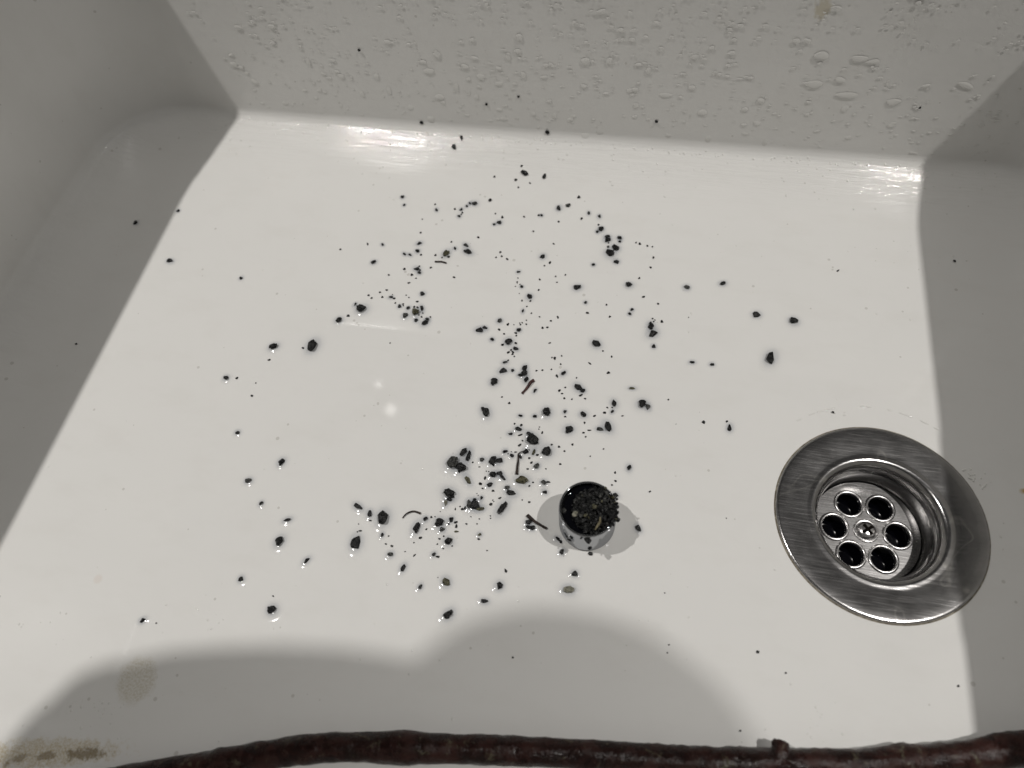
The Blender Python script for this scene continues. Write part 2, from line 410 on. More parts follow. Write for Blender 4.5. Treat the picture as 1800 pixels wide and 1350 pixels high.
# the heap of grit: uncountable chips joined into one mesh
def heap():
    rd = random.Random(3); protos = []
    for k in range(10):
        b = hull(9, 500+k, .3); protos.append(([x.co.copy() for x in b.verts], [[q.index for q in fc.verts] for fc in (b.verts.index_update() or b.faces)])); b.free()
    vs, fs, mi = [], [], []
    cnt = 0
    while cnt < 860:
        x = rd.uniform(-10, 13.0); y = rd.uniform(-11.2, 11.2)
        e = ((x-2.6)/8.8)**2+((y-.3)/9.3)**2
        r = math.hypot(x, y)
        if e > 1: continue
        h = 12.4+2.4*math.sqrt(1-e)+max(0, x+1)*.27*(1-.6*e)
        if r > 10.4:
            if x < 4 or r > 12.6: continue
            h = max(h, 15.2)*1.0-(r-10.4)*.35
        zz = h-rd.random()**2*1.3
        if rd.random() < .25: zz -= .8
        s = rd.uniform(.7, 1.4)*(1.35 if rd.random() < .12 else 1)
        v, f = rd.choice(protos)
        R = Matrix.Rotation(rd.uniform(0, 6.3), 3, 'Z') @ Matrix.Rotation(rd.uniform(-.9, .9), 3, 'X')
        o = len(vs)
        vs += [(R @ (p*s))+Vector((x, y, zz)) for p in v]; fs += [[q+o for q in g] for g in f]
        m = 0 if rd.random() < .82 else (1 if rd.random() < .85 else 2); mi += [m]*len(f); cnt += 1
    me = mk('grit_heap', vs, fs, False)
    for m in (M_BLACK, M_GREY, M_OLIVE): me.materials.append(m)
    me.polygons.foreach_set('material_index', mi)
    return me
mesh_obj('grit_heap', heap(), None, (AX, AY, 5.0), label='heap of fine black and grey grit filling the chrome cap', cat='grit', kind='stuff')
for (x, y, z, L, Wd, H, a, mt, lab, sd) in (
    (-4.6, -2.6, 13.9, 2.5, 2.2, 1.5, 20, M_PALE, 'pale grey-green pebble on the left of the grit in the cap', 1),
    (-9.2, -1.3, 12.4, 1.9, 1.8, 1.5, 40, M_GREY, 'grey pebble against the inner left wall of the chrome cap', 2),
    (-.6, -2.9, 15.0, 1.9, 1.1, .9, 45, M_OLIVE, 'small olive wedge-shaped chip near the middle of the grit heap', 3),
    (2.6, .6, 16.0, 2.6, 1.4, 1.1, 10, M_OLIVE, 'flat olive chip on top of the grit heap in the cap', 4),
    (6.6, 6.4, 16.6, 2.0, 1.6, 1.2, -30, M_GREY, 'grey chip at the back right of the grit heap', 5)):
    o = mesh_obj('pebble', from_bm('pebble', hull(20, 900+sd, .2)), mt, (AX+x, AY+y, z+5.0), label=lab, cat='pebble')
    o.scale = (L*MM, Wd*MM, H*MM); o.rotation_euler = (.3, -.2, math.radians(a))
v, f = tube(curve([(3.6, -8.1, 15.2), (4.4, -6.6, 15.9), (5.1, -5.0, 16.3), (5.0, -3.2, 16.6)], 5), lambda t: .2+.32*math.sin(math.pi*t), 8)
mesh_obj('plant_shred', mk('plant_shred', [(q.x, q.y, q.z) for q in v], f), M_LEAF, (AX, AY, 4.9), label='curved yellowish plant shred on the grit in the chrome cap', cat='plant shred')

# ---------------------------------------------------------------- grains of grit
SHAPES = [from_bm('grain_%02d' % k, hull(11 if k < 10 else 15, k, .18 if k % 2 else .38, .75, .85)) for k in range(20)]
BIGS = [from_bm('pebble_%02d' % k, knobbly(k), False) for k in range(8)]
SKIRT_V, SKIRT_F = [], []
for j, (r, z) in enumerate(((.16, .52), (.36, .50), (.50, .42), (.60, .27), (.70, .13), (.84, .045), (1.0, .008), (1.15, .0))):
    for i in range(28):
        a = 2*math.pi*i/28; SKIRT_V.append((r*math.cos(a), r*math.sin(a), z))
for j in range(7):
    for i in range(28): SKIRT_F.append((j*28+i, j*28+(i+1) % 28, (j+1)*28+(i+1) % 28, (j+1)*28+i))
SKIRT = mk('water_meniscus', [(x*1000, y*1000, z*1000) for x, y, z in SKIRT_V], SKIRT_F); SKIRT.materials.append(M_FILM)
TONE = {'o': M_OLIVE, 'g': M_GREY, 'p': M_PALE}
CACHE = {}
def toned(me, mat):
    key = (me.name, mat.name)
    if key not in CACHE:
        c = me.copy(); c.materials.clear(); c.materials.append(mat); CACHE[key] = c
    return CACHE[key]
SHARED = {'W': 'tiny black speck stuck to the wet back wall', 'Q': 'tiny black speck on the curve below the back wall',
          'L': 'tiny black speck on the far left of the sink floor', 'R': 'tiny black speck on the right of the sink floor, above or below the drain',
          'B': 'tiny black speck on the floor below the chrome cap', 'M': 'tiny black speck among the dense pebbles left of the chrome cap',
          'C': 'tiny black speck around the reddish forked twig', 'U': 'tiny black speck in the upper left scatter',
          'V': 'tiny black speck in the thin upper centre column', 'X': 'tiny black speck in the upper right scatter'}

# x, y, z, surface (0 floor, 1 curve, 2 wall), length, width (mm), angle, tone, label
GRAINS = """-89.5,80.0,0.0,0,5.6,4.3,90,b,largest black pebble of the spill, notched at its lower edge
-65.5,108.8,0.0,0,5.3,4.8,41,g,grey mottled pebble on the left of the four-piece clump
-33.1,124.0,0.0,0,5.2,4.7,-34,b,black pear-shaped pebble with a narrow rough top
-98.0,68.0,0.0,0,5.2,3.6,96,b,wet black oval pebble standing alone at the lower left of the spill
-61.7,106.9,0.0,0,4.9,4.3,-12,b,blocky black pebble at the bottom of the four-piece clump
-64.0,94.5,0.0,0,5.2,3.7,-26,b,black lumpy pebble below the four-piece clump, a pale chip under it
-146.2,157.5,0.0,0,6.1,4.3,82,b,upright black oval pebble, largest on the far left side
-34.7,105.0,0.0,0,5.1,3.3,-2,o,olive translucent pebble with a black end at the foot of the long twig
66.4,179.8,0.0,0,5.9,3.3,70,b,upright black double-lobed pebble, largest on the right side
-40.8,91.4,0.0,0,6.0,2.5,63,b,long black club-shaped pebble lying diagonally left of the chrome cap
-26.3,119.8,0.0,0,4.4,3.9,71,b,ragged black squarish pebble right of the pear-shaped one
-8.9,62.9,0.0,0,4.1,2.8,9,p,pale olive pebble with a black corner, below the chrome cap
-52.1,91.2,0.0,0,3.7,3.6,9,b,black round pebble in the middle of the small clump left of the club-shaped pebble
-56.4,134.7,0.0,0,5.1,3.1,-61,b,black triangular pebble alone to the upper left of the pear-shaped one
-65.5,81.5,0.0,0,3.8,3.3,25,b,black five-sided pebble with a thin tail, right of the curved twig
-53.6,45.9,0.0,0,4.0,2.6,52,b,lowest black pebble of the spill, grey on its lower half
-1.9,135.1,0.0,0,4.8,3.0,-56,b,black teardrop pebble with a pointed lower end, above the chrome cap
-48.6,111.9,0.0,0,4.0,3.3,52,b,black folded-looking pebble, left of the joined pair beside the long twig
-130.1,63.2,0.0,0,3.9,3.1,65,b,black lemon-shaped pebble at the lower far left
-74.5,77.7,0.0,0,4.5,2.6,79,b,black bean-shaped pebble just under the curved twig
-123.7,36.1,0.0,0,3.4,3.1,19,b,round black pebble at the bottom left, above the round beige stain
-29.4,138.4,0.0,0,3.5,4.0,8,b,round black pebble straight above the pear-shaped one
-57.3,58.0,0.0,0,3.4,2.8,-57,o,olive-sided black pebble near the bottom centre, above the lowest one
-128.2,181.5,0.0,0,4.6,4.0,20,b,round black pebble at the upper left, left of the olive square one
13.2,185.7,0.0,0,4.5,3.3,36,b,two-lobed black pebble touching another one above it, right of centre
11.7,148.3,0.0,0,3.7,3.4,41,b,angular black pebble with a grey chip at its lower right
-11.8,230.7,0.0,0,4.1,4.3,7,b,largest black pebble of the upper right clump
-18.5,131.3,0.0,0,3.6,3.3,30,b,black pebble shaped like a rounded triangle, left of the teardrop
-60.1,74.3,0.0,0,3.1,3.0,9,b,black blunt-cornered pebble below the five-sided one
-36.1,59.8,0.0,0,2.9,2.7,70,b,black pebble with a small spike on top, lower centre
-12.1,176.8,0.0,0,4.0,3.3,-43,b,lone black oval pebble right of the centre column of grains
-38.3,98.4,0.0,0,4.0,2.3,-7,b,dark brown-black winged chip left of the chrome cap
-62.1,113.8,0.0,0,4.1,2.4,58,b,black blade-like piece at the top of the four-piece clump
76.6,201.1,0.0,0,3.5,3.4,-12,b,rightmost black grain on the lit floor
-17.3,152.6,0.0,0,3.8,2.8,-41,b,black oval pebble with a small one stuck at its lower right
-52.9,172.3,0.0,0,3.5,3.5,31,b,round black pebble in the middle of the thin centre column
-55.6,150.1,0.0,0,3.5,3.2,37,b,black bean pebble left of the reddish forked twig
12.0,189.6,0.0,0,4.0,2.9,95,b,black pointed pebble standing on the two-lobed one
-59.6,112.2,0.0,0,4.9,1.9,88,b,upright black finger-shaped piece on the right of the four-piece clump
-54.9,90.9,0.0,0,3.7,2.2,102,g,grey rough chip on the left of the small middle clump
-100.8,182.9,0.0,0,3.4,3.5,13,o,olive-grey square pebble in the upper left cluster
-165.2,154.3,0.0,0,4.0,2.8,26,n,black flat grain left of the largest left oval pebble
-47.4,105.5,0.0,0,3.0,2.6,-2,b,black angular grain below the joined pair
-9.5,234.2,0.0,0,3.8,3.4,-12,b,black oval pebble resting against the largest of the upper right clump
-101.3,82.5,0.0,0,3.9,1.9,-24,b,slanting black oval grain at the left end of the lower row
-141.3,97.2,0.0,0,3.2,2.5,61,n,black pointed grain by itself on the left side
-57.6,101.2,0.0,0,4.0,1.8,-50,o,slim olive and black pebble below the four-piece clump
-94.1,220.2,0.0,0,4.3,2.9,67,o,grey-centred black pebble over the short straight twig
-52.7,156.3,0.0,0,3.5,2.5,25,b,flat black oval pebble above the bean left of the reddish twig
-50.0,89.5,0.0,0,3.6,1.7,21,o,pale olive crumbly chip at the lower right of the small middle clump
-63.0,276.8,2.1,1,4.5,2.6,-32,n,topmost large black grain, on the curve below the back wall
59.9,202.4,0.0,0,3.2,2.8,19,b,black oval grain left of the rightmost one
-0.5,146.6,0.0,0,3.3,2.2,-66,b,black upright oval pebble above the teardrop
-42.5,156.4,0.0,0,2.9,2.8,31,n,roundish black grain just right of the flat oval above the bean
-45.9,112.0,0.0,0,2.7,2.5,41,b,roundish black grain just right of the left pebble of the joined pair
-35.5,118.1,0.0,0,2.6,2.6,8,b,roundish black grain just below and left of the pear-shaped pebble
-7.5,69.4,0.0,0,2.3,2.2,9,b,round black grain just above the pale pebble below the cap
-13.3,139.3,0.0,0,2.8,2.5,-14,b,roundish black grain just above and right of the rounded triangle pebble
-83.2,222.5,0.0,0,4.3,2.5,-22,b,black crescent-like grain at the upper left, right of the grey-centred pebble
-25.0,207.4,0.0,0,3.6,2.6,26,b,black wedge-shaped grain by itself near the upper centre
15.4,91.3,0.0,0,2.7,1.9,-55,b,dark brown-black oblong grain right of the chrome cap's shadow
-67.9,176.8,0.0,0,3.4,2.5,2,b,black two-part grain left of the thin centre column
-75.9,60.4,0.0,0,3.0,1.7,73,b,oval black grain just below the bean under the curved twig
-95.7,80.3,0.0,0,2.9,2.0,101,b,oval black grain just below and right of the left-end row oval
-137.8,173.3,0.0,0,3.1,2.8,32,b,roundish black grain just below and left of the round upper-left pebble
-95.0,177.2,0.0,0,3.4,2.4,44,b,oval black grain just below and right of the olive square pebble
-40.7,52.9,0.0,0,2.7,1.6,5,b,black rectangular grain at the bottom centre
-25.6,105.2,0.0,0,2.3,2.3,9,g,roundish grey-mottled black grain just right of the olive pebble under the twig
-0.4,212.1,0.0,0,3.1,2.6,7,b,black double-bump grain under the upper right clump
-47.9,100.7,0.0,0,2.6,2.0,30,b,oval black grain just below the angular grain below the pair
49.7,141.8,0.0,0,3.0,1.8,83,b,black chip nearest to the drain
-29.6,112.1,0.0,0,2.5,2.1,56,g,roundish grey-mottled black grain just below and left of the ragged squarish pebble
-28.9,87.1,0.0,0,2.3,2.0,9,n,roundish black grain just below and right of the club-shaped pebble
-41.2,152.9,0.0,0,3.0,2.1,91,n,oval black grain just below and right of the flat oval above the bean
-140.8,45.4,0.0,0,2.1,2.1,78,n,roundish black grain just above and left of the round bottom-left pebble
-152.9,86.5,0.0,0,2.7,2.1,19,g,oval grey-mottled black grain just below and left of the pointed left grain
-61.0,83.2,0.0,0,2.4,2.0,72,b,roundish black grain just right of the five-sided pebble
-82.5,65.0,0.0,0,2.3,1.9,30,g,roundish grey-mottled black grain just right of the lone wet oval pebble
-40.4,128.1,0.0,0,2.9,1.9,-3,b,oval black grain just above and left of the pear-shaped pebble
-47.4,199.1,0.0,0,2.5,2.9,7,b,roundish black grain just left of the wedge grain
-129.9,72.1,0.0,0,3.1,1.5,30,n,slender black grain just above the lemon-shaped pebble
-116.3,56.9,0.0,0,2.9,1.5,53,n,slender black grain just below and right of the lemon-shaped pebble
-44.8,106.5,0.0,0,2.5,2.0,-12,n,roundish black grain just right of the angular grain below the pair
-63.7,78.5,0.0,0,2.1,2.0,9,g,roundish grey-mottled black grain just below the five-sided pebble
-105.6,180.2,0.0,0,2.6,2.7,20,g,roundish grey-mottled black grain just left of the olive square pebble
14.5,146.9,0.0,0,2.7,1.9,-76,g,oval grey-mottled black grain just below and right of the angular pebble with grey chip
-42.9,159.2,0.0,0,2.9,2.1,82,n,oval black grain just below and right of the round centre-column pebble
9.1,117.0,0.0,0,2.5,1.8,87,b,lone black grain to the upper right of the chrome cap
-13.9,238.6,0.0,0,3.2,2.4,26,n,oval black grain just above and left of the upper-right clump oval
27.0,214.1,0.0,0,2.7,2.5,7,g,grey-centred black oval grain in the upper right, left of a smaller one
-35.3,126.4,0.0,0,2.6,1.9,-34,n,oval black grain just above and left of the ragged squarish pebble
-5.0,133.1,0.0,0,3.0,1.6,3,g,oval grey-mottled black grain just below and left of the teardrop pebble
-26.9,85.1,0.0,0,2.1,1.9,40,n,roundish black grain just above and left of the grain at the cap's lower left
-174.9,23.2,0.0,0,2.3,1.7,36,n,leftmost black grain near the bottom, above the beige stain
4.8,104.1,0.0,0,2.3,1.7,-23,n,oval black grain just below and left of the lone grain upper right of the cap
-43.1,104.6,0.0,0,3.1,1.4,-32,n,slender black grain just right of the angular grain below the pair
-86.7,255.2,0.0,0,3.1,2.8,-18,n,roundish black grain just above the crescent grain
-13.6,77.1,0.0,0,2.2,1.7,64,b,small black oval grain at the lower left foot of the chrome cap
43.8,218.5,0.0,0,3.0,2.0,25,n,oval black grain just right of the grey-centred right oval
-104.3,288.9,5.6,1,2.7,2.5,68,n,black grain on the curve at the foot of the back wall
-18.0,245.3,0.0,0,2.4,2.9,7,n,roundish black grain just above the largest upper-right clump pebble
-71.7,81.7,0.0,0,2.0,1.9,84,b,roundish black grain just above and right of the bean under the curved twig
-44.9,224.2,0.0,0,2.8,2.4,60,b,roundish black grain just above and left of the wedge grain
-64.9,89.7,0.0,0,2.5,1.6,93,p,oval pale grey grain just below the lumpy pebble over the pale chip
-8.1,225.6,0.0,0,2.6,2.5,-12,b,roundish black grain just below and right of the largest upper-right clump pebble
-52.3,276.0,1.9,1,3.2,2.1,80,n,oval black grain just right of the topmost large grain
-182.3,134.3,0.0,0,2.3,2.4,32,n,roundish black grain just below and left of the flat left grain
-16.1,82.0,0.0,0,2.3,1.4,-22,n,oval black grain just above the grain at the cap's lower left
-63.6,91.6,0.0,0,2.5,1.5,-11,n,oval black grain just left of the grey middle-clump chip
-67.2,54.2,0.0,0,2.0,1.5,72,b,oval black grain just left of the olive-sided bottom pebble
-44.3,116.7,0.0,0,2.0,1.9,62,n,roundish black grain just above and right of the left pebble of the joined pair
-53.5,111.5,0.0,0,2.0,1.9,9,g,roundish grey-mottled black grain just left of the left pebble of the joined pair
-28.8,84.9,0.0,0,1.9,1.8,9,n,roundish black grain just below and right of the winged chip
-59.3,183.2,0.0,0,2.4,2.2,37,g,roundish grey-mottled black grain just above and left of the round centre-column pebble
-101.1,293.8,7.5,1,3.2,1.8,99,n,oval black grain just above and right of the grain on the back curve
-106.9,208.7,0.0,0,2.9,2.1,-11,n,U
-14.3,240.7,0.0,0,2.7,2.2,13,n,X
-24.4,101.0,0.0,0,2.0,1.7,-23,n,M
-239.0,197.4,0.0,0,3.1,2.2,-9,n,small black grain at the edge of the left shadow
-41.5,256.9,0.0,0,3.1,2.1,83,n,X
-24.9,158.7,0.0,0,2.6,1.6,57,n,C
-48.8,168.6,0.0,0,2.4,1.8,-15,n,C
-98.5,185.1,0.0,0,3.3,1.5,-64,n,U
-15.0,150.9,0.0,0,2.0,1.9,8,n,C
-53.7,298.1,12.7,1,2.3,2.2,3,n,Q
-41.1,115.1,0.0,0,1.8,1.8,9,n,M
-8.0,240.7,0.0,0,2.4,2.2,-30,n,X
-40.4,100.5,0.0,0,1.9,1.6,9,g,M
-143.7,77.4,0.0,0,1.9,1.6,73,n,M
-130.2,210.0,0.0,0,2.6,2.0,39,n,U
-85.2,226.5,0.0,0,3.1,1.8,-37,n,U
-100.3,193.9,0.0,0,2.2,2.1,26,n,U
-36.9,258.6,-0.0,1,2.5,2.2,21,g,Q
-44.4,154.9,0.0,0,2.2,1.7,19,n,C
-109.7,224.9,0.0,0,2.7,1.9,26,n,U
-31.9,118.0,0.0,0,2.6,1.2,76,o,M
-166.4,107.9,0.0,0,2.0,1.8,8,n,L
-65.6,178.2,0.0,0,2.5,1.7,-20,n,V
-70.9,243.6,0.0,0,2.4,2.2,-18,n,V
-109.4,219.8,0.0,0,2.1,2.3,20,n,U
-64.8,67.8,0.0,0,1.7,1.5,56,n,B
-99.7,178.1,0.0,0,1.9,2.1,8,n,U
14.2,178.6,0.0,0,1.7,2.0,8,n,C
-49.2,179.1,0.0,0,1.9,1.9,8,n,V
-60.9,172.2,0.0,0,1.9,1.9,8,n,C
32.0,172.3,0.0,0,2.3,1.4,14,n,R
-43.6,125.2,0.0,0,2.1,1.4,-2,n,M
-34.6,66.0,0.0,0,1.8,1.1,-70,n,B
-34.4,135.3,0.0,0,1.8,1.6,8,n,C
6.7,155.1,0.0,0,2.6,1.1,8,o,C
-52.5,160.7,0.0,0,2.3,1.3,19,n,C
40.8,172.5,0.0,0,1.9,1.5,14,n,R
-37.3,115.0,0.0,0,2.0,1.2,-52,n,M
-88.0,72.2,0.0,0,1.8,1.2,80,n,B
-94.4,179.2,0.0,0,1.9,1.8,8,n,U
-50.4,94.2,0.0,0,1.6,1.3,72,n,M
-48.0,78.7,0.0,0,1.6,1.3,9,o,B
182.0,276.8,2.0,1,2.1,1.3,56,n,Q
-14.8,81.0,0.0,0,1.6,1.2,-52,n,B
-124.0,298.3,13.1,1,2.0,2.1,2,n,Q
-53.0,93.1,0.0,0,1.6,1.3,9,n,M
-105.1,206.3,0.0,0,2.0,1.7,7,n,U
-109.8,185.0,0.0,0,1.7,1.8,7,n,U
-19.9,253.6,0.0,0,2.3,1.6,97,n,X
-36.4,147.9,0.0,0,2.2,1.1,67,n,C
-45.9,92.1,0.0,0,1.4,1.3,9,n,M
-40.7,134.5,0.0,0,1.9,1.2,8,n,C
3.1,298.3,24.3,2,1.7,1.9,5,n,W
-269.5,220.1,0.0,0,2.0,2.3,7,n,L
62.9,51.4,0.0,0,1.2,1.1,10,n,R
-78.7,257.7,-0.0,1,2.1,1.9,40,n,Q
-105.4,184.6,0.0,0,1.9,1.6,44,n,U
-63.0,66.9,0.0,0,1.6,1.0,14,n,B
1.5,195.1,0.0,0,1.5,1.7,7,n,X
-48.2,156.9,0.0,0,1.5,1.6,8,n,C
-39.2,125.1,0.0,0,2.3,0.9,36,n,M
-0.8,142.3,0.0,0,1.8,1.2,74,n,C
38.7,142.8,0.0,0,1.5,1.3,-32,n,R
-57.7,78.4,0.0,0,1.9,0.9,9,o,B
-58.8,82.2,0.0,0,1.6,1.1,40,n,M
-21.5,139.3,0.0,0,1.6,1.3,71,n,C
-52.0,100.4,0.0,0,1.4,1.3,9,n,M
-50.6,103.1,0.0,0,1.7,1.0,82,n,M
-56.3,88.8,0.0,0,1.6,1.0,87,n,M
-58.2,80.6,0.0,0,1.6,1.0,92,n,M
-32.2,264.9,0.3,1,1.7,1.7,24,n,Q
-19.1,222.1,0.0,0,1.6,1.7,7,n,X
-55.4,213.1,0.0,0,1.8,1.5,49,n,V
-71.9,73.5,0.0,0,1.4,1.1,40,n,B
-115.6,189.7,0.0,0,2.0,1.3,20,n,U
-15.5,148.4,0.0,0,1.8,1.0,36,n,C
-132.4,183.2,0.0,0,1.9,1.3,69,n,U
-92.8,250.0,0.0,0,1.6,1.9,7,n,U
-52.2,204.3,0.0,0,1.5,1.6,7,n,V
-126.5,255.0,0.0,0,1.7,1.9,6,n,U
-19.7,243.2,0.0,0,1.5,1.8,7,n,X
-92.9,245.2,0.0,0,1.7,1.7,7,n,U
2.5,197.5,0.0,0,1.5,1.4,-5,n,X
-4.2,141.4,0.0,0,1.4,1.2,8,n,C
-38.5,120.4,0.0,0,1.7,1.0,46,n,M
-23.6,105.4,0.0,0,1.8,0.8,9,n,M
-196.5,191.5,0.0,0,1.7,1.6,47,n,L
-115.7,217.0,0.0,0,2.2,1.2,-44,n,U
-4.8,161.7,0.0,0,1.6,1.2,25,n,C
-90.4,223.8,0.0,0,1.7,1.6,-27,n,U
-20.0,198.9,0.0,0,1.4,1.6,7,n,X
-57.4,88.3,0.0,0,1.2,1.2,9,n,M
-112.7,216.8,0.0,0,2.2,1.2,-36,n,U
-105.9,248.2,0.0,0,2.1,1.3,103,n,U
-25.6,255.1,0.0,0,2.1,1.3,97,n,X
-49.2,190.0,0.0,0,1.9,1.1,91,n,V
-48.3,109.6,0.0,0,1.8,0.8,-61,n,M
-133.8,176.1,0.0,0,1.7,1.2,7,n,U
-148.5,298.3,56.2,2,1.5,1.5,3,n,W
-68.2,298.4,33.9,2,1.5,1.6,4,n,W
-85.8,298.3,28.0,2,1.5,1.6,4,n,W
-249.0,231.2,0.0,0,1.6,1.9,7,n,L
150.5,245.0,0.0,0,1.3,1.5,7,n,R
131.9,51.5,0.0,0,1.0,0.9,10,n,R
-67.2,272.5,1.2,1,1.5,1.6,5,n,Q
-177.2,134.8,0.0,0,1.4,1.4,8,n,L
-165.1,146.5,0.0,0,1.6,1.2,8,n,C
-49.9,166.6,0.0,0,1.3,1.3,8,n,C
-7.8,238.4,0.0,0,1.4,1.6,7,n,X
-82.8,68.2,0.0,0,1.2,1.0,9,g,B
-73.3,241.9,0.0,0,1.6,1.5,7,n,V
-48.0,76.7,0.0,0,1.3,0.9,9,n,B
16.9,192.7,0.0,0,1.3,1.4,8,n,X
-29.9,165.9,0.0,0,1.3,1.3,42,n,C
-54.9,181.5,0.0,0,1.5,1.2,59,n,V
-13.7,165.3,0.0,0,1.8,0.9,-21,n,C
-32.2,113.1,0.0,0,1.3,1.0,51,n,M
-62.2,104.3,0.0,0,1.3,1.0,-50,n,M
-42.6,95.3,0.0,0,1.4,0.8,35,n,M
-72.6,66.0,0.0,0,1.4,0.8,73,n,B
-108.5,204.6,0.0,0,1.5,1.3,32,n,U
-18.3,193.0,0.0,0,1.5,1.2,-16,n,X
-27.6,156.6,0.0,0,1.6,1.0,-60,n,C
-46.0,98.1,0.0,0,1.3,0.9,9,n,M
-97.7,72.3,0.0,0,1.7,0.7,19,n,B
-65.4,281.0,3.1,1,1.4,1.4,7,n,Q
-89.0,254.7,0.0,0,1.4,1.7,6,n,U
-90.3,252.5,0.0,0,1.4,1.6,6,n,U
-49.8,250.8,0.0,0,1.4,1.6,7,n,V
-29.8,127.7,0.0,0,1.5,0.8,81,n,M
-128.7,221.6,0.0,0,1.7,1.3,-35,n,U
-58.6,178.2,0.0,0,1.4,1.2,-36,n,V
-49.4,171.6,0.0,0,1.3,1.3,8,n,C
-13.1,234.2,0.0,0,1.3,1.5,7,n,X
-9.6,131.7,0.0,0,1.7,0.7,8,n,M
-40.7,220.6,0.0,0,1.7,1.1,74,n,X
-31.9,188.7,0.0,0,1.6,1.0,-65,n,X
-166.4,126.6,0.0,0,1.2,1.2,8,n,L
-51.8,166.1,0.0,0,1.6,0.9,25,n,C
4.1,110.1,0.0,0,1.1,1.0,9,n,M
-25.3,149.4,0.0,0,1.4,1.0,31,n,C
-8.3,139.0,0.0,0,1.4,0.9,46,n,C
-136.7,221.0,0.0,0,1.8,1.1,-43,n,U
-7.6,192.2,0.0,0,1.3,1.2,31,n,X
-33.4,115.0,0.0,0,1.1,1.0,9,n,M
-86.9,205.6,0.0,0,1.4,1.2,7,n,U
-50.4,177.2,0.0,0,1.4,1.0,-21,n,C
-124.2,249.5,0.0,0,1.3,1.6,6,n,U
-69.9,247.1,0.0,0,1.3,1.5,7,n,V
-99.5,218.3,0.0,0,1.3,1.4,7,n,U
-113.3,207.6,0.0,0,1.3,1.4,7,n,U
-62.4,220.2,0.0,0,1.3,1.4,7,n,V
-55.4,169.8,0.0,0,1.2,1.2,8,n,C
-100.8,185.4,0.0,0,1.2,1.3,7,n,U
-49.9,165.5,0.0,0,1.2,1.2,8,n,C
-46.8,140.0,0.0,0,1.1,1.1,8,n,C
-39.4,129.9,0.0,0,1.1,1.1,8,n,M
-30.2,116.9,0.0,0,1.1,1.0,9,n,M
-69.4,82.8,0.0,0,1.0,0.9,9,n,M
-108.8,199.4,0.0,0,1.7,1.0,20,n,U
-94.7,77.3,0.0,0,1.3,0.7,9,n,M
2.4,237.9,0.0,0,1.2,1.3,7,n,X
9.8,229.9,0.0,0,1.5,1.0,95,n,X
-16.0,124.1,0.0,0,1.2,0.9,80,n,M
3.6,113.9,0.0,0,1.1,0.9,78,n,M
97.3,232.7,0.0,0,1.8,0.8,45,n,R
-33.3,109.9,0.0,0,1.1,0.9,30,n,M
-64.0,74.2,0.0,0,1.1,0.8,9,n,B
-150.6,155.1,0.0,0,1.2,1.2,8,n,C
7.1,205.6,0.0,0,1.4,1.0,20,n,X
8.9,223.7,0.0,0,1.2,1.2,7,n,X
-21.5,122.1,0.0,0,1.1,0.9,8,n,M
-12.1,135.0,0.0,0,1.2,0.8,-74,n,M
-39.7,116.8,0.0,0,1.3,0.7,8,n,M
-125.3,188.0,0.0,0,1.2,1.2,7,n,U
-79.2,273.5,1.4,1,1.2,1.3,5,n,Q
-59.3,271.3,1.0,1,1.2,1.2,6,n,Q
-96.3,250.0,0.0,0,1.2,1.4,7,n,U
-51.3,250.7,0.0,0,1.2,1.4,7,n,V
-79.9,232.3,0.0,0,1.2,1.3,7,n,V
-265.8,141.9,0.0,0,1.2,1.2,8,n,L
72.9,45.7,0.0,0,0.8,0.7,10,n,R
57.4,23.7,0.0,0,0.8,0.6,10,n,R
92.6,155.5,0.0,0,1.0,1.0,8,n,R
122.5,298.4,42.3,2,1.0,1.2,6,n,W
-319.6,298.3,60.1,2,1.5,1.5,4,n
-337.2,298.3,57.9,2,1.5,1.6,3,n
-92.4,217.9,0.0,0,1.2,1.3,7,n
-66.7,224.1,0.0,0,1.2,1.3,7,n
-38.2,181.7,0.0,0,1.1,1.1,8,n
-102.6,185.5,0.0,0,1.1,1.2,7,n
-28.7,250.8,0.0,0,1.2,1.4,7,n
-30.1,95.4,0.0,0,1.0,0.9,9,n
-70.4,77.4,0.0,0,1.0,0.9,9,n
-46.6,196.3,0.0,0,1.3,1.0,32,n
-113.8,189.1,0.0,0,1.3,1.0,7,n
-101.8,188.7,0.0,0,1.3,1.0,7,n
-12.0,130.2,0.0,0,1.2,0.8,8,n
-19.8,114.2,0.0,0,1.1,0.8,9,n
4.0,216.6,0.0,0,1.1,1.2,7,n
-3.2,143.9,0.0,0,1.0,0.9,8,n
48.5,144.5,0.0,0,1.0,0.9,8,n
-55.0,206.4,0.0,0,1.7,0.8,88,n
-119.9,189.2,0.0,0,1.2,1.0,7,n
-13.5,146.9,0.0,0,1.1,0.9,8,n
18.6,107.6,0.0,0,1.1,0.7,49,n
-33.7,173.8,0.0,0,1.3,0.8,25,n
-20.9,136.8,0.0,0,1.2,0.7,8,n
-125.3,40.8,0.0,0,0.9,0.7,9,n
-44.1,209.6,0.0,0,1.0,1.2,7,n
-35.0,186.1,0.0,0,1.1,1.0,37,n
-55.8,175.9,0.0,0,1.2,0.9,-40,n
-50.0,175.7,0.0,0,1.1,1.0,8,n
-40.6,232.7,0.0,0,1.2,1.1,7,n
-22.6,145.8,0.0,0,1.0,0.9,8,n
3.8,140.8,0.0,0,1.1,0.8,46,n
-37.3,158.1,0.0,0,1.0,0.9,8,n
-34.7,158.8,0.0,0,1.0,0.9,8,n
-150.1,215.9,0.0,0,1.1,1.2,7,n
-127.2,189.4,0.0,0,1.1,1.1,7,n
-121.9,191.9,0.0,0,1.1,1.1,7,n
-65.1,267.9,0.6,1,1.1,1.2,6,n
-107.6,251.9,0.0,0,1.1,1.3,6,n
-58.7,248.7,0.0,0,1.1,1.3,7,n
